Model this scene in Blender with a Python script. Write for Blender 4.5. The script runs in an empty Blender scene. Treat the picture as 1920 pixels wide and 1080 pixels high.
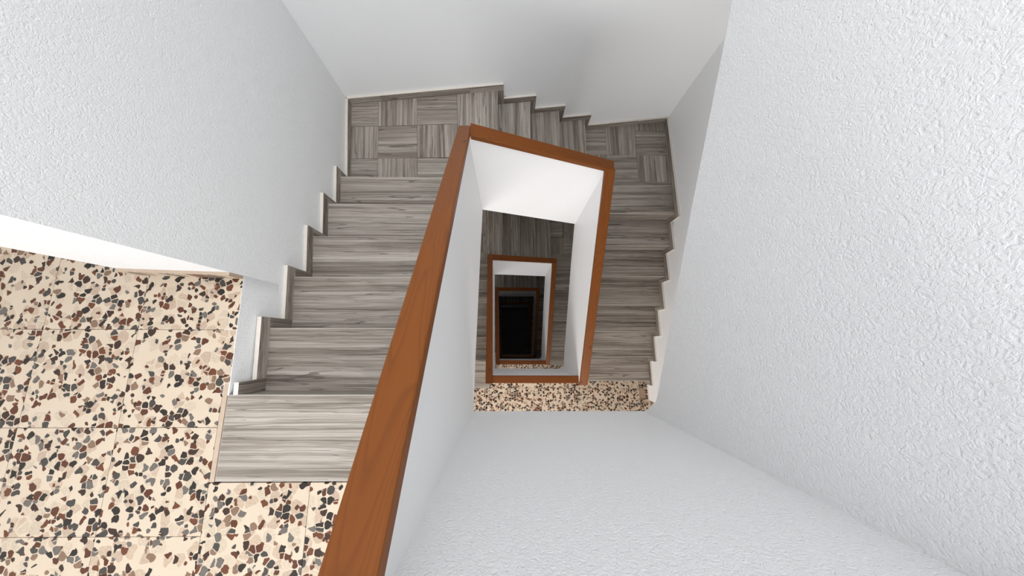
import bpy, bmesh, math, random
from mathutils import Matrix, Vector

random.seed(7)
S = bpy.context.scene
COL = S.collection

# ------------------------------------------------------------------ camera
FPX, CZ = 583.477, 1.416
cam = bpy.data.cameras.new('camera')
cam.sensor_width = 36.0
cam.lens = FPX * 36.0 / 1920.0
cam.clip_start = 0.02
camo = bpy.data.objects.new('camera', cam)
COL.objects.link(camo)
CM = [[0.999895, -0.004728, -0.013662], [0.002309, 0.985105, -0.171937], [0.014272, 0.171888, 0.985013]]
m = Matrix.Identity(4)
for r in range(3):
    for c in range(3):
        m[r][c] = CM[r][c]
m[2][3] = CZ
camo.matrix_world = m
S.camera = camo

# ------------------------------------------------------------------ world, lights, exposure
w = bpy.data.worlds.new('sky')
S.world = w
w.use_nodes = True
w.node_tree.nodes['Background'].inputs[0].default_value = (0.82, 0.91, 1.0, 1)
w.node_tree.nodes['Background'].inputs[1].default_value = 1.0
S.view_settings.view_transform = 'Standard'
S.view_settings.look = 'None'
S.view_settings.exposure = 0.0
S.view_settings.gamma = 1.0
S.view_settings.use_curve_mapping = False

H, G = 0.1575, 0.293            # riser and going
P = 17 * H                      # storey height
TOPZ = 5.6                      # ceiling of the top floor


def area(name, loc, direction, sx, sy, power, col=(1, 0.98, 0.95)):
    l = bpy.data.lights.new(name, 'AREA')
    l.shape = 'RECTANGLE'
    l.size, l.size_y = sx, sy
    l.energy = power
    l.color = col
    o = bpy.data.objects.new(name, l)
    COL.objects.link(o)
    o.location = loc
    o.rotation_euler = Vector(direction).to_track_quat('-Z', 'Y').to_euler()
    return o


ADDED_SKYLIGHT = (-2.5, 1.9, -2.35, 2.25)      # x0, x1, y0, y1 of the unseen roof opening, added for its light
area('added_skylight_fill', (-0.3, -0.05, TOPZ + 0.04), (0, 0, -1), 4.3, 4.5, 205, (0.96, 0.98, 1.0))  # added area lamp, out of view, brightens the well from above
WIN = (-2.6, 1.4, 0.85, 2.15)         # x0, x1, z0, z1 of the landing windows
FRONT = -2.8
for k, pw in ((0, 76), (1, 112), (2, 62)):
    area('window_daylight', (-0.6, FRONT + 0.04, 1.5 - k * P), (0, 1, 0), 3.9, 1.25, pw, (1.0, 0.99, 0.975))


# ------------------------------------------------------------------ materials
def mat(name):
    ma = bpy.data.materials.new(name)
    ma.use_nodes = True
    nt = ma.node_tree
    return ma, nt, nt.nodes['Principled BSDF']


def nd(nt, typ, **kw):
    n = nt.nodes.new(typ)
    for a, b in kw.items():
        setattr(n, a, b)
    return n


def ramp(nt, fac, stops, interp='LINEAR'):
    r = nd(nt, 'ShaderNodeValToRGB')
    cr = r.color_ramp
    cr.interpolation = interp
    while len(cr.elements) > 1:
        cr.elements.remove(cr.elements[-1])
    cr.elements[0].position = stops[0][0]
    cr.elements[0].color = tuple(stops[0][1]) + (1,)
    for p, c in stops[1:]:
        e = cr.elements.new(p)
        e.color = tuple(c) + (1,)
    nt.links.new(fac, r.inputs[0])
    return r.outputs[0]


def math_(nt, op, a, b=None, c=None):
    n = nd(nt, 'ShaderNodeMath', operation=op)
    for i, v in enumerate((a, b, c)):
        if v is None:
            continue
        if isinstance(v, (int, float)):
            n.inputs[i].default_value = v
        else:
            nt.links.new(v, n.inputs[i])
    return n.outputs[0]


def mixc(nt, fac, a, b, blend='MIX'):
    n = nd(nt, 'ShaderNodeMix', data_type='RGBA', blend_type=blend)
    for i, v in ((0, fac), (6, a), (7, b)):
        if isinstance(v, (int, float)):
            n.inputs[i].default_value = v
        elif isinstance(v, tuple):
            n.inputs[i].default_value = v + (1,)
        else:
            nt.links.new(v, n.inputs[i])
    return n.outputs[2]


def coords(nt, scale=(1, 1, 1), randomize=True):
    tc = nd(nt, 'ShaderNodeTexCoord')
    v = tc.outputs['Object']
    if randomize:
        oi = nd(nt, 'ShaderNodeObjectInfo')
        cx = nd(nt, 'ShaderNodeCombineXYZ')
        nt.links.new(math_(nt, 'MULTIPLY', oi.outputs['Random'], 37.0), cx.inputs[0])
        nt.links.new(math_(nt, 'MULTIPLY', oi.outputs['Random'], 91.0), cx.inputs[1])
        nt.links.new(math_(nt, 'MULTIPLY', oi.outputs['Random'], 53.0), cx.inputs[2])
        ad = nd(nt, 'ShaderNodeVectorMath', operation='ADD')
        nt.links.new(v, ad.inputs[0])
        nt.links.new(cx.outputs[0], ad.inputs[1])
        v = ad.outputs[0]
    mp = nd(nt, 'ShaderNodeMapping')
    mp.inputs['Scale'].default_value = scale
    nt.links.new(v, mp.inputs[0])
    return mp.outputs[0]


def noise(nt, vec, scale, detail=4, rough=0.55, dist=0.0):
    n = nd(nt, 'ShaderNodeTexNoise')
    n.inputs['Scale'].default_value = scale
    n.inputs['Detail'].default_value = detail
    n.inputs['Roughness'].default_value = rough
    n.inputs['Distortion'].default_value = dist
    nt.links.new(vec, n.inputs['Vector'])
    return n.outputs['Fac']


def bump(nt, bsdf, height, strength, dist):
    b = nd(nt, 'ShaderNodeBump')
    b.inputs['Strength'].default_value = strength
    b.inputs['Distance'].default_value = dist
    nt.links.new(height, b.inputs['Height'])
    nt.links.new(b.outputs[0], bsdf.inputs['Normal'])


def make_plaster(name, col, strength, rough=0.6):
    ma, nt, bs = mat(name)
    v = coords(nt, randomize=False)
    # trowelled plaster: short wormy ridges over a fine grain
    warp = nd(nt, 'ShaderNodeTexNoise')
    warp.inputs['Scale'].default_value = 34
    warp.inputs['Detail'].default_value = 2
    nt.links.new(v, warp.inputs['Vector'])
    ad = nd(nt, 'ShaderNodeVectorMath', operation='MULTIPLY_ADD')
    nt.links.new(warp.outputs['Color'], ad.inputs[0])
    ad.inputs[1].default_value = (0.018, 0.018, 0.018)
    nt.links.new(v, ad.inputs[2])
    n1 = noise(nt, ad.outputs[0], 92, 3, 0.55, 0.3)
    ridge = math_(nt, 'ABSOLUTE', math_(nt, 'SUBTRACT', n1, 0.5))
    ridge = math_(nt, 'SUBTRACT', 1.0, math_(nt, 'MULTIPLY', ridge, 3.6))
    n2 = noise(nt, v, 150, 2, 0.5)
    hgt = math_(nt, 'ADD', math_(nt, 'MULTIPLY', ridge, 0.8), math_(nt, 'MULTIPLY', n2, 0.35))
    bump(nt, bs, hgt, strength, 0.004)
    n3 = noise(nt, v, 1.3, 2, 0.5)
    c = mixc(nt, n3, tuple(x * 0.97 for x in col), col)
    nt.links.new(c, bs.inputs['Base Color'])
    bs.inputs['Roughness'].default_value = rough
    return ma


M_PLASTER = make_plaster('white_trowelled_plaster', (0.865, 0.868, 0.872), 0.5)
M_SMOOTH = make_plaster('white_smooth_plaster', (0.87, 0.872, 0.875), 0.12)


def make_stone():
    ma, nt, bs = mat('grey_streaked_stone')
    v0 = coords(nt)
    # let the bands wander a little across the grain
    wv = nd(nt, 'ShaderNodeMapping')
    wv.inputs['Scale'].default_value = (3.0, 9.0, 9.0)
    nt.links.new(v0, wv.inputs[0])
    wn = math_(nt, 'MULTIPLY', math_(nt, 'SUBTRACT', noise(nt, wv.outputs[0], 1.0, 2, 0.5), 0.5), 0.018)
    cx = nd(nt, 'ShaderNodeCombineXYZ')
    nt.links.new(wn, cx.inputs[1])
    nt.links.new(wn, cx.inputs[2])
    ad = nd(nt, 'ShaderNodeVectorMath', operation='ADD')
    nt.links.new(v0, ad.inputs[0])
    nt.links.new(cx.outputs[0], ad.inputs[1])

    def band(sx, sy, detail, rough):
        mp = nd(nt, 'ShaderNodeMapping')
        mp.inputs['Scale'].default_value = (sx, sy, sy)
        nt.links.new(ad.outputs[0], mp.inputs[0])
        return noise(nt, mp.outputs[0], 1.0, detail, rough)
    a = band(0.6, 34, 3, 0.6)
    b = band(1.5, 150, 3, 0.65)
    c = band(0.5, 11, 1, 0.5)
    s = math_(nt, 'ADD', math_(nt, 'MULTIPLY', a, 0.42), math_(nt, 'MULTIPLY', b, 0.36))
    s = math_(nt, 'ADD', s, math_(nt, 'MULTIPLY', c, 0.18))
    oi = nd(nt, 'ShaderNodeObjectInfo')
    s = math_(nt, 'ADD', s, math_(nt, 'MULTIPLY', math_(nt, 'SUBTRACT', oi.outputs['Random'], 0.5), 0.03))
    col = ramp(nt, s, [(0.36, (0.106, 0.084, 0.066)), (0.42, (0.180, 0.150, 0.122)),
                       (0.48, (0.268, 0.232, 0.196)), (0.55, (0.365, 0.324, 0.282)), (0.64, (0.485, 0.442, 0.398))])
    # thin dark cracks that run along the grain, broken up along their length
    d = band(0.9, 26, 1, 0.4)
    gate = band(2.2, 7, 1, 0.5)
    crack = math_(nt, 'LESS_THAN', math_(nt, 'ABSOLUTE', math_(nt, 'SUBTRACT', d, 0.56)), 0.010)
    crack = math_(nt, 'MULTIPLY', crack, math_(nt, 'GREATER_THAN', gate, 0.47))
    d2 = band(1.1, 62, 1, 0.4)
    crack2 = math_(nt, 'LESS_THAN', math_(nt, 'ABSOLUTE', math_(nt, 'SUBTRACT', d2, 0.47)), 0.016)
    crack2 = math_(nt, 'MULTIPLY', crack2, math_(nt, 'LESS_THAN', gate, 0.52))
    col = mixc(nt, math_(nt, 'MULTIPLY', crack2, 0.35), col, (0.075, 0.062, 0.052))
    col = mixc(nt, math_(nt, 'MULTIPLY', crack, 0.62), col, (0.060, 0.049, 0.041))
    nt.links.new(col, bs.inputs['Base Color'])
    bs.inputs['Roughness'].default_value = 0.5
    bs.inputs['Specular IOR Level'].default_value = 0.3
    return ma


M_STONE = make_stone()


def simple(name, col, rough=0.6, var=0.08, scale=30):
    ma, nt, bs = mat(name)
    v = coords(nt)
    n = noise(nt, v, scale, 4, 0.6)
    c = mixc(nt, n, tuple(x * (1 - var) for x in col), tuple(min(1, x * (1 + var)) for x in col))
    nt.links.new(c, bs.inputs['Base Color'])
    bs.inputs['Roughness'].default_value = rough
    return ma


M_EDGE = simple('cream_cut_edge', (0.66, 0.605, 0.535), 0.6, 0.10, 40)
M_GROUT = simple('beige_grout', (0.38, 0.28, 0.20), 0.8, 0.10, 60)
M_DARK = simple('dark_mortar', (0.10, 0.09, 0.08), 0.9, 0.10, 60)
M_STRIP = simple('beige_marble_strip', (0.44, 0.335, 0.25), 0.5, 0.14, 22)
M_NOSING_HIGHLIGHT = simple('painted_nosing_highlight', (0.47, 0.435, 0.40), 0.5, 0.15, 40)  # paler bevel colour paints in the light that tread nosings catch
M_FRAME = simple('white_window_frame', (0.75, 0.75, 0.74), 0.4, 0.03, 10)


def make_terrazzo():
    ma, nt, bs = mat('terrazzo_chips')
    v = coords(nt)
    warp = nd(nt, 'ShaderNodeTexNoise')
    warp.inputs['Scale'].default_value = 38
    warp.inputs['Detail'].default_value = 1.5
    nt.links.new(v, warp.inputs['Vector'])
    ad = nd(nt, 'ShaderNodeVectorMath', operation='MULTIPLY_ADD')
    nt.links.new(warp.outputs['Color'], ad.inputs[0])
    ad.inputs[1].default_value = (0.016, 0.016, 0.0)
    nt.links.new(v, ad.inputs[2])
    vec = ad.outputs[0]
    n0 = noise(nt, v, 9, 3, 0.6)
    base = mixc(nt, n0, (0.50, 0.40, 0.300), (0.56, 0.465, 0.362))

    def chips(scale, frac, edge, stops, under, off):
        mp = nd(nt, 'ShaderNodeMapping')
        mp.inputs['Location'].default_value = (off, off * 1.7, 0)
        nt.links.new(vec, mp.inputs[0])
        vo = nd(nt, 'ShaderNodeTexVoronoi', voronoi_dimensions='2D', feature='F1')
        ve = nd(nt, 'ShaderNodeTexVoronoi', voronoi_dimensions='2D', feature='DISTANCE_TO_EDGE')
        for q in (vo, ve):
            q.inputs['Scale'].default_value = scale
            nt.links.new(mp.outputs[0], q.inputs['Vector'])
        sep = nd(nt, 'ShaderNodeSeparateColor')
        nt.links.new(vo.outputs['Color'], sep.inputs[0])
        pick = math_(nt, 'LESS_THAN', sep.outputs[0], frac)
        # each chip keeps its own margin, so sizes differ
        e = math_(nt, 'ADD', math_(nt, 'MULTIPLY', sep.outputs[2], edge), edge * 0.5)
        ins = math_(nt, 'GREATER_THAN', ve.outputs['Distance'], e)
        rnd = math_(nt, 'LESS_THAN', vo.outputs['Distance'], 0.58)
        k = math_(nt, 'MULTIPLY', math_(nt, 'MULTIPLY', pick, ins), rnd)
        col = ramp(nt, sep.outputs[1], stops, 'CONSTANT')
        g = noise(nt, v, 120, 2, 0.5)
        col = mixc(nt, 0.3, col, mixc(nt, g, (0.0, 0.0, 0.0), (0.8, 0.75, 0.7)), 'OVERLAY')
        return mixc(nt, k, under, col)

    pale = [(0.0, (0.46, 0.355, 0.265)), (0.3, (0.51, 0.42, 0.325)), (0.55, (0.43, 0.33, 0.25)), (0.75, (0.49, 0.405, 0.31))]
    dark = [(0.0, (0.020, 0.015, 0.011)), (0.18, (0.085, 0.027, 0.012)), (0.36, (0.050, 0.045, 0.040)),
            (0.54, (0.125, 0.112, 0.098)), (0.66, (0.038, 0.018, 0.011)), (0.78, (0.12, 0.039, 0.016)),
            (0.91, (0.20, 0.125, 0.083))]
    c = chips(21, 0.55, 0.05, pale, base, 5.1)
    c = chips(56, 0.16, 0.07, dark, c, 2.3)
    c = chips(34, 0.40, 0.065, dark, c, 0.0)
    nt.links.new(c, bs.inputs['Base Color'])
    bs.inputs['Roughness'].default_value = 0.45
    bs.inputs['Specular IOR Level'].default_value = 0.25
    return ma


M_TERRAZZO = make_terrazzo()


def make_wood():
    ma, nt, bs = mat('varnished_pine')
    v = coords(nt, (1.3, 13, 13))
    a = noise(nt, v, 1.0, 1, 0.4, 0.5)
    rings = math_(nt, 'FRACT', math_(nt, 'MULTIPLY', a, 26.0))
    line = ramp(nt, rings, [(0.0, (0, 0, 0)), (0.55, (0.25, 0.25, 0.25)), (0.86, (1, 1, 1)), (1.0, (0, 0, 0))])
    f = noise(nt, coords(nt, (5, 190, 190)), 1.0, 2, 0.6)
    t = noise(nt, coords(nt, (1.2, 9, 9)), 1.0, 2, 0.5)
    col = mixc(nt, t, (0.160, 0.0445, 0.0042), (0.222, 0.067, 0.0072))
    col = mixc(nt, math_(nt, 'MULTIPLY', line, 0.42), col, (0.105, 0.024, 0.0035))
    col = mixc(nt, math_(nt, 'MULTIPLY', f, 0.35), col, (0.13, 0.032, 0.005))
    vo = nd(nt, 'ShaderNodeTexVoronoi', feature='F1')
    vo.inputs['Scale'].default_value = 6.5
    nt.links.new(coords(nt, (1.0, 2.0, 2.0)), vo.inputs['Vector'])
    kn = math_(nt, 'LESS_THAN', vo.outputs['Distance'], 0.095)
    halo = ramp(nt, vo.outputs['Distance'], [(0.06, (1, 1, 1)), (0.20, (0, 0, 0))])
    col = mixc(nt, math_(nt, 'MULTIPLY', halo, 0.35), col, (0.10, 0.024, 0.004))
    col = mixc(nt, math_(nt, 'MULTIPLY', kn, 0.8), col, (0.030, 0.010, 0.004))
    nt.links.new(col, bs.inputs['Base Color'])
    bs.inputs['Roughness'].default_value = 0.5
    bs.inputs['Specular IOR Level'].default_value = 0.25
    return ma


M_WOOD = make_wood()


# ------------------------------------------------------------------ builders
def setp(o, label=None, cat=None, group=None, kind=None):
    for k, v in (('label', label), ('category', cat), ('group', group), ('kind', kind)):
        if v:
            o[k] = v
    return o


def empty(name, loc):
    o = bpy.data.objects.new(name, None)
    COL.objects.link(o)
    o.location = loc
    o.empty_display_size = 0.1
    return o


def link_bm(name, bm, mats, parent=None, origin=None, ax=None, keep_local=False):
    """bm holds world coordinates; the object gets its own origin and a local x axis along ax (the grain)."""
    bmesh.ops.recalc_face_normals(bm, faces=bm.faces[:])
    vs = [v.co for v in bm.verts]
    if origin is None:
        origin = sum(vs, Vector()) / len(vs)
    mw = Matrix.Translation(origin)
    if ax is not None:
        x = Vector(ax).normalized()
        up = Vector((0, 0, 1)) if abs(x.z) < 0.9 else Vector((0, 1, 0))
        y = up.cross(x).normalized()
        z = x.cross(y)
        r = Matrix((x, y, z)).transposed().to_4x4()
        mw = mw @ r
    bm.transform(mw.inverted())
    me = bpy.data.meshes.new(name)
    bm.to_mesh(me)
    bm.free()
    for q in mats:
        me.materials.append(q)
    o = bpy.data.objects.new(name, me)
    COL.objects.link(o)
    if parent is not None:
        o.parent = parent
        o.matrix_parent_inverse = Matrix.Identity(4)
        o.matrix_local = Matrix.Translation(-parent.location) @ mw
    else:
        o.matrix_world = mw
    return o


def hexa(bm, bot, top):
    """prism between two equal rings of points"""
    b = [bm.verts.new(p) for p in bot]
    t = [bm.verts.new(p) for p in top]
    n = len(b)
    bm.faces.new(b[::-1])
    bm.faces.new(t)
    for i in range(n):
        bm.faces.new((b[i], b[(i + 1) % n], t[(i + 1) % n], t[i]))


def slab(name, quad, z0, z1, mats, parent=None, ax=(1, 0, 0), bev=0.0, facemat=None):
    """flat piece: plan polygon, bottom z0, top z1"""
    bm = bmesh.new()
    hexa(bm, [(x, y, z0) for x, y in quad], [(x, y, z1) for x, y in quad])
    if bev:
        bmesh.ops.recalc_face_normals(bm, faces=bm.faces[:])
        ed = [e for e in bm.edges if all(abs(v.co.z - z1) < 1e-6 for v in e.verts)]
        bmesh.ops.bevel(bm, geom=ed, offset=bev, segments=2, affect='EDGES', profile=0.5)
    if facemat:
        bmesh.ops.recalc_face_normals(bm, faces=bm.faces[:])
        for f in bm.faces:
            f.material_index = facemat(f.normal)
    return link_bm(name, bm, mats, parent, ax=ax)


def inset(q, d):
    """shrink a convex polygon by d"""
    n = len(q)
    ar = sum(q[i][0] * q[(i + 1) % n][1] - q[(i + 1) % n][0] * q[i][1] for i in range(n))
    if ar < 0:
        q = q[::-1]
    lines = []
    for i in range(n):
        a, b = Vector(q[i]), Vector(q[(i + 1) % n])
        t = (b - a).normalized()
        nn = Vector((-t.y, t.x))
        lines.append((a + nn * d, t))
    out = []
    for i in range(n):
        (p, t), (r, s) = lines[i - 1], lines[i]
        den = t.x * s.y - t.y * s.x
        u = ((r.x - p.x) * s.y - (r.y - p.y) * s.x) / den
        out.append((p.x + t.x * u, p.y + t.y * u))
    return out


def profile_prism(name, prof, lo, hi, axis, mats, parent=None):
    """prof: (s, z) polygon; axis 'Y': s runs along Y, body spans X lo(s)..hi(s); axis 'X' the other way round"""
    bm = bmesh.new()
    if axis == 'Y':
        a = [(lo(s), s, z) for s, z in prof]
        b = [(hi(s), s, z) for s, z in prof]
    else:
        a = [(s, lo(s), z) for s, z in prof]
        b = [(s, hi(s), z) for s, z in prof]
    hexa(bm, a, b)
    bm.normal_update()
    big = [f for f in bm.faces if len(f.verts) > 4]
    bmesh.ops.triangulate(bm, faces=big, quad_method='FIXED', ngon_method='EAR_CLIP')
    return link_bm(name, bm, mats, parent, origin=Vector((0, 0, 0)) if parent is None else None)


def boxes(name, lst, mats, parent=None, origin=None):
    bm = bmesh.new()
    for x0, x1, y0, y1, z0, z1 in lst:
        hexa(bm, [(x0, y0, z0), (x1, y0, z0), (x1, y1, z0), (x0, y1, z0)],
             [(x0, y0, z1), (x1, y0, z1), (x1, y1, z1), (x0, y1, z1)])
    return link_bm(name, bm, mats, parent, origin=origin if origin is not None else Vector((0, 0, 0)))


# ------------------------------------------------------------------ plan lines
def XL(y): return -1.187 - 0.086 * y if y > 0.3 else -1.2128 + 0.060 * (0.3 - y)          # left wall
def XR(y): return 1.758 - 0.021 * y           # right wall
YOFF = 0.0                                    # the back wall is thinner on the lower storeys
def YB(x): return 2.176 + 0.120 * x + YOFF    # back wall
SK = 0.020                                    # skirting thickness
def wl_in(y): return -0.186 - 0.036 * y       # well face, left
def wl_out(y): return -0.226 - 0.044 * y
def wt_in(x): return 1.185 + 0.090 * x        # well face, back
def wt_out(x): return 1.235 + 0.082 * x
WR_IN, WR_OUT = 0.715, 0.755                  # well face, right
WB_IN, WB_OUT = -0.355, -0.395                # well face, front
XE = -1.213                                   # edge of the terrazzo beside the flight
YL = [-0.230 + G * n for n in range(6)]       # nosings, left flight
XT = [-0.101 + G * n for n in range(4)]       # nosings, back flight
YR = [1.305 - 0.294 * n for n in range(7)]    # nosings, right flight
T = 0.022                                     # tread thickness
BOT = -4 * P

# ------------------------------------------------------------------ structure: walls, ceiling
def struct(o, label, cat='wall'):
    return setp(o, label, cat, None, 'structure')


def plan_wall(name, poly, z0, z1, label, m=M_PLASTER):
    bm = bmesh.new()
    hexa(bm, [(x, y, z0) for x, y in poly], [(x, y, z1) for x, y in poly])
    return struct(link_bm(name, bm, [m], origin=Vector((0, 0, 0))), label)


plan_wall('wall_left', [(XL(0.298), 0.298), (XL(2.4), 2.4), (-1.72, 2.4), (-1.705, 0.313)], BOT, TOPZ,
          'rough white plaster wall along the left flight of stairs')
plan_wall('wall_back', [(-1.72, YB(-1.72)), (2.1, YB(2.1)), (2.1, YB(2.1) + 0.3), (-1.72, YB(-1.72) + 0.3)], -2.3, TOPZ,
          'white wall behind the short flight at the far side', M_SMOOTH)
plan_wall('wall_back', [(-1.72, YB(-1.72) + 0.14), (2.1, YB(2.1) + 0.14), (2.1, YB(2.1) + 0.3), (-1.72, YB(-1.72) + 0.3)], BOT, -2.3,
          'white far wall of the lower storeys deep in the stairwell', M_SMOOTH)
plan_wall('wall_right', [(XR(-0.71), -0.71), (XR(-0.71) + 0.3, -0.71), (XR(2.5) + 0.3, 2.5), (XR(2.5), 2.5)], BOT, TOPZ,
          'shaded white wall beyond the right flight of stairs', M_SMOOTH)
X0, X1 = -3.4, 3.2
# outer shell of the landings and corridors
fr = []
zs = [BOT]
for k in range(4, -1, -1):
    z0 = -k * P
    if k <= 2:
        fr += [(X0, WIN[0], FRONT - 0.25, FRONT, z0, z0 + P), (WIN[1], X1, FRONT - 0.25, FRONT, z0, z0 + P),
               (WIN[0], WIN[1], FRONT - 0.25, FRONT, z0, z0 + WIN[2]),
               (WIN[0], WIN[1], FRONT - 0.25, FRONT, z0 + WIN[3], z0 + P)]
    else:
        fr += [(X0, X1, FRONT - 0.25, FRONT, z0, z0 + P)]
fr += [(X0, X1, FRONT - 0.25, FRONT, P, TOPZ)]
struct(boxes('wall_front', fr, [M_SMOOTH]), 'white outer wall with the landing windows')
struct(boxes('wall_corridor', [(X0 - 0.2, X0, FRONT - 0.25, 1.8, BOT, TOPZ), (X0, -1.70, 1.6, 1.8, BOT, TOPZ)], [M_SMOOTH]),
       'white wall at the end of the left corridor')
struct(boxes('wall_passage', [(X1, X1 + 0.2, FRONT - 0.25, 1.8, BOT, TOPZ), (2.0, X1, 1.6, 1.8, BOT, TOPZ)], [M_SMOOTH]),
       'white wall at the end of the right passage')
sx0, sx1, sy0, sy1 = ADDED_SKYLIGHT
struct(boxes('ceiling', [(X0 - 0.2, sx0, FRONT - 0.25, 3.0, TOPZ, TOPZ + 0.2), (sx1, X1 + 0.2, FRONT - 0.25, 3.0, TOPZ, TOPZ + 0.2),
                         (sx0, sx1, FRONT - 0.25, sy0, TOPZ, TOPZ + 0.2), (sx0, sx1, sy1, 3.0, TOPZ, TOPZ + 0.2)], [M_SMOOTH]),
       'white ceiling with an unseen added skylight over the stairwell', 'ceiling')
for k in range(3):
    z0, z1 = -k * P + WIN[2], -k * P + WIN[3]
    y = FRONT - 0.12
    xm = (WIN[0] + WIN[1]) / 2
    o = struct(boxes('window_%d' % (k + 1), [(WIN[0], WIN[1], y, y + 0.05, z0, z0 + 0.05), (WIN[0], WIN[1], y, y + 0.05, z1 - 0.05, z1),
                                          (WIN[0], WIN[0] + 0.05, y, y + 0.05, z0, z1), (WIN[1] - 0.05, WIN[1], y, y + 0.05, z0, z1),
                                          (xm - 0.03, xm + 0.03, y, y + 0.05, z0, z1)], [M_FRAME]),
               ('white framed landing window on the %s' % ('top floor', 'floor below', 'second floor down')[k]), 'window')

LV = ['of the top floor', 'one floor down', 'two floors down', 'three floors down', 'at the bottom']
GAP = 0.0010


# ------------------------------------------------------------------ floors
def floor_level(k):
    z = -k * P
    zt = z - 0.014
    zb = z - 0.30
    body = [(X0, X1, FRONT, -0.572, zb, zt), (X0, XE - 0.002, -0.572, 0.302, zb, zt), (X0, -1.704, 0.302, 1.6, zb, zt),
            (XE - 0.002, wl_in(0) + 0.0, -0.572, -0.248, zb, zt), (-0.20, 0.745, -0.572, WB_OUT, zb, zt),
            (0.745, 1.76, -0.572, -0.459, zb, zt), (1.76, X1, -0.572, 1.6, zb, zt)]
    if k == 4:
        body = [(X0, X1, FRONT, 3.0, zb, zt)]
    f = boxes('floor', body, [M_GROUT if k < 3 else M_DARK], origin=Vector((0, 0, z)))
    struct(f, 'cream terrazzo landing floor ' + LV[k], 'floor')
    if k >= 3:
        return f
    tile_mesh = {}

    def tile(x0, x1, y0, y1):
        o = slab('tile', inset([(x0, y0), (x1, y0), (x1, y1), (x0, y1)], GAP), z - 0.014, z, [M_TERRAZZO], f, ax=(1, 0, 0))
        return o
    W = 0.4145
    if k == 0:
        # left of the flight
        rows = [0.052 + W * 0.99 * i for i in range(4, -5, -1)]
        cols = [XE - 0.012 - W * i for i in range(4)]
        for i in range(3):
            xa, xb = cols[i + 1], cols[i]
            for j in range(len(rows) - 1):
                yb_, ya = rows[j], rows[j + 1]
                if yb_ < -1.3:
                    continue
                if i == 0 and yb_ > 0.31:
                    if ya < 0.3:
                        slab('tile', inset([(xa, ya), (-1.207, ya), (-1.2125, 0.300), (xa, 0.312)], GAP), z - 0.014, z, [M_TERRAZZO], f)
                    continue
                if i == 1 and yb_ > 0.31:
                    if ya < 0.3:
                        slab('tile', inset([(xa, ya), (xb, ya), (xb, 0.311), (-1.706, 0.314), (-1.706, yb_), (xa, yb_)], GAP),
                             z - 0.014, z, [M_TERRAZZO], f)
                    else:
                        tile(xa, -1.706, ya, min(yb_, 1.6))
                    continue
                if i == 0 and yb_ > -0.2:
                    yy = min(yb_, 0.302)
                    pts = [(xa, ya), (xb, ya), (xb, -0.178), (-1.2015, -0.178), (-1.207, yy), (xa, yy)] if ya < -0.178 else \
                        [(xa, ya), (-1.207, ya), (-1.2125, yy), (xa, yy)]
                    slab('tile', inset(pts, GAP), z - 0.014, z, [M_TERRAZZO], f)
                    continue
                tile(xa, xb, ya, min(yb_, 1.6))
    # in front of the flight
    rows = [-0.572 - W * i for i in range(4)]
    cols = [XE - 0.012 + W * i for i in range(8)]
    for i in range(7):
        if k > 0 and cols[i + 1] < -0.5:
            continue
        for j in range(3 if k == 0 else 2):
            tile(cols[i], cols[i + 1], rows[j + 1], rows[j])
    # strip between the plank row and the parapet, and the foot of the right flight
    for xa, xb in ((-0.222, 0.02), (0.02, 0.435), (0.435, 0.748)):
        tile(xa, xb, -0.572, WB_OUT)
    for xa, xb in ((0.748, 1.262), (1.262, 1.752)):
        tile(xa, xb, -0.572, YR[6] - 0.0)
    if k > 0:
        for xa, xb in ((1.69, 2.105), (2.105, 2.52)):
            tile(xa, xb, -0.987, -0.712)
    # beige strip between terrazzo and the stone plank
    slab('edge_strip', [(XE - 0.011, -0.570), (XE + 0.008, -0.570), (XE + 0.008, -0.178), (XE - 0.011, -0.178)], z - 0.014, z + 0.0005,
         [M_STRIP], f, ax=(0, 1, 0))
    return f


for k in range(5):
    floor_level(k)

# terrazzo baseboard on the end of the left wall, with its cut top edge
bb = empty('baseboard_end', (-1.45, 0.30, 0))
struct(bb, 'cream terrazzo baseboard on the wall end beside the landing', 'baseboard')


def wallbox(name, p0, p1, z0, z1, nrm, t, mats, parent, grain, front=0, edge=1):
    """board standing on a wall line p0-p1, thickness t towards nrm; front face mats[front], other faces mats[edge]"""
    n = Vector((nrm[0], nrm[1])).normalized() * t
    bm = bmesh.new()
    ring = [(p0[0], p0[1]), (p1[0], p1[1]), (p1[0] + n.x, p1[1] + n.y), (p0[0] + n.x, p0[1] + n.y)]
    hexa(bm, [(x, y, z0) for x, y in ring], [(x, y, z1) for x, y in ring])
    bmesh.ops.recalc_face_normals(bm, faces=bm.faces[:])
    nn = Vector((n.x, n.y, 0)).normalized()
    for f in bm.faces:
        f.material_index = front if f.normal.dot(nn) > 0.9 else edge
    return link_bm(name, bm, mats, parent, ax=grain)


for xa, xb in ((-1.705, -1.633), (-1.632, XL(0.3) - 0.0)):
    ya = 0.313 - (xa + 1.705) * 0.031
    yb_ = 0.313 - (xb + 1.705) * 0.031
    wallbox('baseboard_tile', (xa, ya), (xb, yb_), 0.0, 0.075, (0, -1), 0.014, [M_TERRAZZO, M_STRIP], bb, (1, 0, 0))


# ------------------------------------------------------------------ stairs, one storey at a time
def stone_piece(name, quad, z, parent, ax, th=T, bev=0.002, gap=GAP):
    return slab(name, inset(quad, gap), z - th, z, [M_STONE, M_NOSING_HIGHLIGHT], parent, ax=ax, bev=bev if name == 'tile' else 0.003,
                facemat=None if name == 'tile' else (lambda n: 1 if 0.15 < abs(n.z) < 0.97 else 0))


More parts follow.
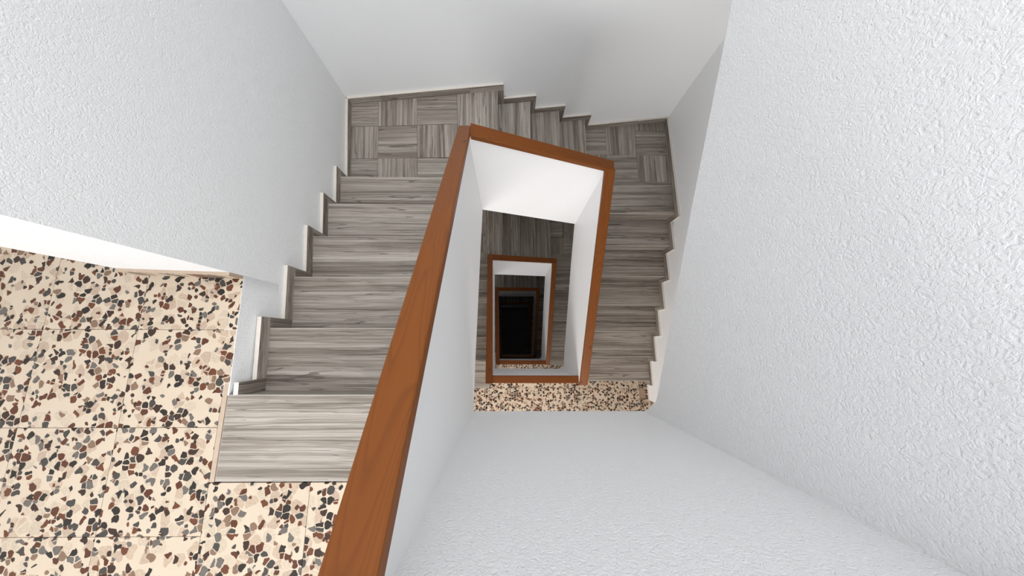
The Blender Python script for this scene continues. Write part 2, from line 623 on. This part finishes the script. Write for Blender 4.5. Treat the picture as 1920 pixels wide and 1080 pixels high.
def riser_y(y, xa, xb, z0, z1, parent, sgn):
    """riser facing sgn*Y at y"""
    d = 0.012 * sgn
    return slab('riser', [(xa, y - d), (xb, y - d), (xb, y), (xa, y)], z0, z1, [M_STONE], parent, ax=(1, 0, 0))


def lx(base, y): return base - 0.061 * (y - 1.33)


def meet(cf, rf):
    x, y = 0.0, 1.5
    for _ in range(30):
        x = cf(y)
        y = rf(x)
    return (x, y)


def left_flight(k, full):
    z = -k * P
    e = empty('stair_flight', (-0.7, 0.5, z - 0.5))
    setp(e, 'left flight of grey stone steps going down from the terrazzo landing ' + LV[k], 'stairs', 'stair flights around the well')
    # concrete body with white soffit
    prof = [(-0.215, z - T - 0.001)]
    for n in range(6):
        prof.append((YL[n] - 0.013, z - n * H - T))
        prof.append((YL[n] - 0.013, z - (n + 1) * H - T))
    prof += [(YL[5] - 0.013, z - 1.205), (1.13, z - 1.185), (0.638, z - 0.86), (0.174, z - 0.575), (-0.113, z - 0.395), (-0.25, z - 0.31), (-0.25, z - T - 0.001)]
    prof = prof[1:]
    b = profile_prism('body', prof, lambda s: XL(s), lambda s: wl_out(s) - 0.0005, 'Y', [M_SMOOTH], e)
    # plank flush with the landing floor
    q = [(XE + 0.009, -0.570), (-0.223, -0.570), (wl_out(-0.23), YL[0] + 0.006), (XE + 0.009, YL[0] + 0.006)]
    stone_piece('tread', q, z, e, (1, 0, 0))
    for n in range(1, 6):
        ya, yb_ = YL[n - 1] - 0.012, YL[n] + 0.006
        q = [(XL(ya), ya), (wl_out(ya), ya), (wl_out(yb_), yb_), (XL(yb_), yb_)]
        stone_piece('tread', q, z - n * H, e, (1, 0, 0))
    if full:
        for n in range(6):
            riser_y(YL[n], XL(YL[n]), wl_out(YL[n]), z - (n + 1) * H, z - n * H - T, e, 1)
    return e


def landing_one(k, full):
    z = -k * P - 6 * H
    e = empty('stair_landing', (-0.7, 1.7, z))
    setp(e, 'far left corner landing of checkered grey stone tiles ' + LV[k], 'landing', 'corner landings')
    zb = z - 0.255
    xs_ = XT[0] - 0.012
    slab('slab', [(XL(1.222), 1.222), (xs_, 1.222), (xs_, YB(xs_)), meet(XL, YB)], zb, z - T - 0.001, [M_SMOOTH], e)
    cols = [lambda y: XL(y), lambda y: lx(-1.068, y), lambda y: lx(-0.743, y), lambda y: lx(-0.400, y)]
    rows = [lambda x: YL[5] - 0.012, lambda x: 1.492 + 0.03 * (x + 1.08), lambda x: 1.789 + 0.044 * (x + 1.09), lambda x: YB(x)]
    gr = [['h', 'v', 'h'], ['v', 'h', 'v'], ['h', 'v', 'h']]
    for i in range(3):
        for j in range(3):
            q = [meet(cols[i], rows[j]), meet(cols[i + 1], rows[j]), meet(cols[i + 1], rows[j + 1]), meet(cols[i], rows[j + 1])]
            stone_piece('tile', q, z, e, (1, 0.03, 0) if gr[j][i] == 'h' else (-0.06, 1, 0), bev=0.001)
    xn = XT[0] + 0.006
    q = [(lx(-0.4, 1.2), 1.20), (xn, 1.20), (xn, YB(xn)), meet(cols[3], rows[3])]
    stone_piece('tread', q, z, e, (-0.03, 1, 0))
    return e


def back_flight(k, full):
    z = -k * P - 6 * H
    e = empty('stair_flight', (0.4, 1.7, z - 0.5))
    setp(e, 'short far flight of four grey stone steps descending to the right ' + LV[k], 'stairs', 'stair flights around the well')
    prof = []
    for n in range(4):
        prof.append((XT[n] - 0.013, z - n * H - T))
        prof.append((XT[n] - 0.013, z - (n + 1) * H - T))
    prof += [(XT[3] - 0.013, z - 0.80), (0.60, z - 0.74), (-0.11, z - 0.32)]
    profile_prism('body', prof, lambda s: wt_out(s) + 0.0005, lambda s: YB(s), 'X', [M_SMOOTH], e)
    for n in range(1, 4):
        xa, xb = XT[n - 1] - 0.012, XT[n] + 0.006
        q = [(xa, wt_out(xa)), (xb, wt_out(xb)), (xb, YB(xb)), (xa, YB(xa))]
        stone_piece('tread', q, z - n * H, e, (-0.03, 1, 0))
    if full:
        for n in range(4):
            x = XT[n]
            slab('riser', [(x - 0.012, wt_out(x)), (x, wt_out(x)), (x, YB(x)), (x - 0.012, YB(x))], z - (n + 1) * H, z - n * H - T,
                 [M_STONE], e, ax=(0, 1, 0))
    return e


def landing_two(k, full):
    z = -k * P - 10 * H
    e = empty('stair_landing', (1.25, 1.8, z))
    setp(e, ('far right corner landing of checkered grey stone tiles ' + LV[k]) if k >= 0 else
         'upper corner landing at the head of the right flight', 'landing', 'corner landings')
    zb = z - 0.155
    xs_ = XT[3] - 0.010
    slab('slab', [(WR_IN + 0.001, 1.318), (XR(1.318), 1.318), meet(XR, YB), (xs_, YB(xs_)), (xs_, 1.40), (WR_IN + 0.001, 1.36)], zb, z - T - 0.001, [M_SMOOTH], e)
    d0, d1, d2, d3 = XT[3] - 0.012, 1.041, 1.36, 1.688
    P_ = stone_piece
    h, v = (1, 0.02, 0), (0, 1, 0)
    P_('tile', [(d0, 1.96), (d1, 1.96), (d1, YB(d1)), (d0, YB(d0))], z, e, h, bev=0.001)
    P_('tile', [(d1, 1.96), (d2, 1.96), (d2, YB(d2)), (d1, YB(d1))], z, e, v, bev=0.001)
    P_('tile', [(d2, 1.96), (d3, 1.96), (d3, 2.245), (d2, 2.245)], z, e, h, bev=0.001)
    P_('tile', [(d2, 2.245), (d3, 2.245), (d3, YB(d3)), (d2, YB(d2))], z, e, v, bev=0.001)
    P_('tile', [(d0, 1.653), (d1, 1.653), (d1, 1.96), (d0, 1.96)], z, e, v, bev=0.001)
    P_('tile', [(d1, 1.653), (d2, 1.653), (d2, 1.96), (d1, 1.96)], z, e, h, bev=0.001)
    P_('tile', [(d2, 1.653), (d3, 1.653), (d3, 1.96), (d2, 1.96)], z, e, v, bev=0.001)
    P_('tile', [(d3, 1.653), (XR(1.653), 1.653), (XR(2.36), 2.36), (d3, 2.36)], z, e, v, bev=0.001)
    yn = YR[0] - 0.006
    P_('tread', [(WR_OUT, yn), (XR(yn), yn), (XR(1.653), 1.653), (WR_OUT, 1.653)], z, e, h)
    return e


def right_flight(k, full, edge):
    z = -k * P - 10 * H
    e = empty('stair_flight', (1.25, 0.4, z - 0.8))
    setp(e, ('right flight of grey stone steps coming down to the terrazzo landing ' + LV[k + 1]) if k >= 0 else
         'upper right flight of stairs behind the large white wall at the right', 'stairs', 'stair flights around the well')
    prof = []
    for n in range(7):
        prof.append((YR[n] + 0.013, z - n * H - T))
        prof.append((YR[n] + 0.013, z - (n + 1) * H - T))
    prof.append((YR[6] - 0.003, z - 7 * H - T))
    zf = -(k + 1) * P
    prof += [(YR[6] - 0.003, zf - 0.29), (-0.355, zf - 0.28)] + [(y, zf + q) for y, q in edge] + [(1.318, z - 0.155 - 0.0)]
    profile_prism('body', prof, lambda s: WR_OUT + 0.0005, lambda s: XR(s), 'Y', [M_SMOOTH], e)
    for n in range(1, 7):
        ya, yb_ = YR[n] - 0.006, YR[n - 1] + 0.012
        q = [(WR_OUT, ya), (XR(ya), ya), (XR(yb_), yb_), (WR_OUT, yb_)]
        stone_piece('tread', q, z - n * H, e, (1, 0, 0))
    if full:
        for n in range(7):
            riser_y(YR[n], WR_OUT, XR(YR[n]), z - (n + 1) * H, z - n * H - T, e, -1)
    return e


EDGE_LOW = [(-0.30, 0.045), (-0.119, 0.107), (0.39, 0.397), (0.85, 0.657), (1.269, 0.92)]
EDGE_TOP = [(-0.279, -0.140), (-0.14, -0.065), (0.50, 0.276), (0.996, 0.556), (1.26, 0.70)]

# rail tops, relative to the landing that starts the storey
def rail_left(k, y): return (0.784 - 0.797 * y) if k == 0 else (0.8775 - 0.667 * (y + 0.365))
def rail_back(x): return -0.165 - 0.49 * (x + 0.21)
def rail_right(y): return -0.62 - 0.64 * (1.22 - y)
RT = 0.042


def parapets(k):
    z = -k * P
    i = k
    where = LV[max(k, 0)]
    if k >= 0:
        # left
        ys = [-0.39, 1.16]
        prof = [(-0.39, z + rail_left(k, -0.39) - RT), (-0.39, z - 0.30), (-0.30, z - 0.30), (-0.113, z - 0.397), (0.174, z - 0.577), (0.638, z - 0.862),
                (1.135, z - 1.188), (1.167, z - 1.20), (1.22, z - 1.20), (1.22, z + rail_left(k, 1.22) - RT)]
        struct(profile_prism('wall_well_left', prof, wl_out, wl_in, 'Y', [M_SMOOTH]), 'white parapet wall on the left side of the stairwell ' + where)
        # back
        xa, xb = wl_in(1.17) - 0.03, 0.745
        prof = [(xa, z + rail_back(xa) - RT), (xa, z - 1.20), (-0.225, z - 1.20), (0.69, z - 1.72), (xb, z - 1.755), (xb, z + rail_back(xb) - RT)]
        struct(profile_prism('wall_well_back', prof, wt_in, wt_out, 'X', [M_SMOOTH]), 'white sloping parapet wall on the far side of the stairwell ' + where)
        # front, on the landing
        zt = z + (rail_left(0, -0.37) if k == 0 else 0.8775) - RT
        struct(boxes('wall_well_front', [(wl_out(-0.37), WR_OUT, WB_OUT, WB_IN, z - 0.30, zt)], [M_PLASTER if k == 0 else M_SMOOTH]),
               'white parapet wall on the near side of the stairwell ' + where)
    # right
    zf = z - P
    ed = EDGE_TOP if k < 0 else EDGE_LOW
    prof = [(1.255, z + rail_right(1.255) - RT), (-0.39, z + rail_right(-0.39) - RT), (-0.39, zf - 0.28), (-0.355, zf - 0.28)] + \
           [(y, zf + q) for y, q in ed[:-1]] + [(1.255, zf + ed[-1][1])]
    struct(profile_prism('wall_well_right', prof, lambda s: WR_IN, lambda s: WR_OUT, 'Y', [M_PLASTER if k < 0 else M_SMOOTH]),
           'white textured side wall of the upper flight at the right' if k < 0 else
           'white parapet wall on the right side of the stairwell ' + where)


def rail_piece(name, a, b, inn, out, label):
    """a, b: (point-inner-top, point-outer-top) at each end"""
    bm = bmesh.new()
    (ai, ao), (bi, bo) = a, b
    dn = Vector((0, 0, -RT))
    ring_a = [Vector(ai), Vector(ao), Vector(ao) + dn, Vector(ai) + dn]
    ring_b = [Vector(bi), Vector(bo), Vector(bo) + dn, Vector(bi) + dn]
    hexa(bm, ring_a, ring_b)
    bmesh.ops.recalc_face_normals(bm, faces=bm.faces[:])
    ed = [e for e in bm.edges if abs((e.verts[0].co - e.verts[1].co).length) > 0.2]
    bmesh.ops.bevel(bm, geom=ed, offset=0.005, segments=2, affect='EDGES', profile=0.5)
    o = link_bm(name, bm, [M_WOOD], ax=Vector(bi) - Vector(ai))
    setp(o, label, 'handrail', 'wooden handrails around the well')
    return o


def rl_in(y): return -0.163 - 0.045 * y
def rl_out(y): return -0.234 - 0.045 * y
def rt_in(x): return 1.165 + 0.080 * x
def rt_out(x): return 1.243 + 0.080 * x
RR_IN, RR_OUT = 0.692, 0.768
RB_IN, RB_OUT = -0.330, -0.402


def rails(k):
    z = -k * P
    where = LV[max(k, 0)]
    if k >= 0:
        ya, yb_ = RB_OUT, 1.236
        rail_piece('handrail', ((rl_in(ya), ya, z + rail_left(k, ya)), (rl_out(ya), ya, z + rail_left(k, ya))),
                   ((rl_in(yb_), yb_, z + rail_left(k, yb_)), (rl_out(yb_), yb_, z + rail_left(k, yb_))), 0, 0,
                   'orange brown wooden handrail sloping along the left flight ' + where)
        xa, xb = rl_in(1.2) + 0.002, RR_OUT
        rail_piece('handrail', ((xa, rt_in(xa), z + rail_back(xa)), (xa, rt_out(xa), z + rail_back(xa))),
                   ((xb, rt_in(xb), z + rail_back(xb)), (xb, rt_out(xb), z + rail_back(xb))), 0, 0,
                   'orange brown wooden handrail along the far short flight ' + where)
        zt = z + (rail_left(0, -0.37) if k == 0 else 0.8775)
        xa, xb = rl_in(-0.35) + 0.001, RR_IN
        if k > 0:
            xa, xb = rl_in(-0.35) + 0.001, RR_OUT
        rail_piece('handrail', ((xa, RB_IN, zt), (xa, RB_OUT, zt)), ((xb, RB_IN, zt), (xb, RB_OUT, zt)), 0, 0,
                   'level wooden handrail on the near side of the well ' + where)
    ya, yb_ = rt_in(0.73) - 0.001, RB_OUT
    rail_piece('handrail', ((RR_IN, ya, z + rail_right(ya)), (RR_OUT, ya, z + rail_right(ya))),
               ((RR_IN, yb_, z + rail_right(yb_)), (RR_OUT, yb_, z + rail_right(yb_))), 0, 0,
               'wooden handrail of the upper flight at the right' if k < 0 else
               'orange brown wooden handrail sloping along the right flight ' + where)


# ------------------------------------------------------------------ skirtings
def skirtings(k):
    z = -k * P
    where = LV[k]
    mats = [M_STONE, M_EDGE]
    hS, wS = 0.060, 0.055
    b = empty('baseboard_left', (-1.2, 0.5, z - 0.5))
    struct(b, 'stepped grey stone skirting on the wall of the left flight ' + where, 'baseboard')

    def lw(name, ya, yb_, z0, z1, grain):
        wallbox(name, (XL(ya), ya), (XL(yb_), yb_), z0, z1, (1, 0.086), SK, mats, b, grain)
    for n in range(6):
        # riser strip under nosing n
        lw('riser_strip', YL[n] + 0.0005, YL[n] + wS, z - (n + 1) * H + (hS if n < 6 else 0) * 0, z - n * H - (0.0 if n else 0.001), (0, 0, 1))
        if n < 5:
            lw('skirting_board', YL[n] + wS + 0.001, YL[n + 1] + wS, z - (n + 1) * H, z - (n + 1) * H + hS, (0, 1, 0))
    zz = z - 6 * H
    ye = 2.015
    lw('skirting_board', YL[5] + wS + 0.001, ye - SK, zz, zz + hS, (0, 1, 0))
    b = empty('baseboard_back', (0.2, 2.17, z - 1.2))
    struct(b, 'stepped grey stone skirting on the far wall ' + where, 'baseboard')

    def bw(name, xa, xb, z0, z1, grain):
        wallbox(name, (xa, YB(xa)), (xb, YB(xb)), z0, z1, (0.12, -1), SK, mats, b, grain)
    xs = [-1.348, -1.085, -0.335, XT[0] + wS]
    for i in range(3):
        bw('skirting_board', xs[i] + 0.001, xs[i + 1], zz, zz + hS, (1, 0.12, 0))
    for n in range(4):
        bw('riser_strip', XT[n] + 0.0005, XT[n] + wS, zz - (n + 1) * H, zz - n * H, (0, 0, 1))
        if n < 3:
            bw('skirting_board', XT[n] + wS + 0.001, XT[n + 1] + wS, zz - (n + 1) * H, zz - (n + 1) * H + hS, (1, 0.12, 0))
    z2 = z - 10 * H
    xs = [XT[3] + wS, 1.38, 1.703]
    for i in range(2):
        bw('skirting_board', xs[i] + 0.001, xs[i + 1], z2, z2 + hS, (1, 0.12, 0))
    b = empty('baseboard_right', (1.74, 0.5, z - 2.0))
    struct(b, 'stepped grey stone skirting on the wall of the right flight ' + where, 'baseboard')

    def rw(name, ya, yb_, z0, z1, grain):
        wallbox(name, (XR(ya), ya), (XR(yb_), yb_), z0, z1, (-1, -0.021), SK, mats, b, grain)
    ys = [YB(1.7) - SK, 1.75, YR[0] - wS]
    for i in range(2):
        rw('skirting_board', ys[i + 1], ys[i] - 0.001, z2, z2 + hS, (0, 1, 0))
    for n in range(7):
        rw('riser_strip', YR[n] - wS, YR[n] - 0.0005, z2 - (n + 1) * H, z2 - n * H, (0, 0, 1))
        if n < 6:
            rw('skirting_board', YR[n + 1] - wS, YR[n] - wS - 0.001, z2 - (n + 1) * H, z2 - (n + 1) * H + hS, (0, 1, 0))
    mt = [M_TERRAZZO, M_EDGE]
    zf = -(k + 1) * P
    wallbox('baseboard_tile', (XR(-0.709), -0.709), (XR(YR[6] - wS), YR[6] - wS - 0.001), zf, zf + 0.07, (-1, -0.021), SK, mt, b, (0, 1, 0))


# low wall under the edge of the terrazzo, closing the side of the left flight
def edge_wall(k):
    z = -k * P
    bm = bmesh.new()
    rows_ = []
    for i in range(9):
        y = -0.228 + (0.299 + 0.228) * i / 8
        xt = -1.199 - 0.0135 * i / 8
        zl = z - 0.45 - 0.3 * i / 8
        u = [(xt, y, z - 0.0005), (xt, y, z - 0.002)]
        for q in range(1, 7):
            w_ = q / 6
            u.append((xt + (XL(y) - xt) * w_, y, z - 0.002 - 0.22 * w_))
        u += [(XL(y), y, zl), (XE - 0.05, y, zl), (XE - 0.05, y, z - 0.0005)]
        rows_.append([bm.verts.new(p) for p in u])
    for i in range(8):
        for q in range(len(rows_[0])):
            q2 = (q + 1) % len(rows_[0])
            fc = bm.faces.new((rows_[i][q], rows_[i][q2], rows_[i + 1][q2], rows_[i + 1][q]))
            fc.smooth = 1 <= q <= 6
    bm.faces.new(rows_[0])
    bm.faces.new(rows_[-1][::-1])
    struct(link_bm('wall_stair_edge', bm, [M_PLASTER], origin=Vector((0, 0, 0))),
           'low white wall under the edge of the terrazzo floor ' + LV[k])


right_flight(-1, False, EDGE_TOP)
landing_two(-1, False)
parapets(-1)
rails(-1)
for k in range(4):
    full = k < 2
    YOFF = 0.14 if k else 0.0
    left_flight(k, full)
    landing_one(k, full)
    back_flight(k, full)
    landing_two(k, full)
    right_flight(k, full, EDGE_LOW)
    parapets(k)
    rails(k)
    edge_wall(k)
    if k == 0:
        skirtings(k)
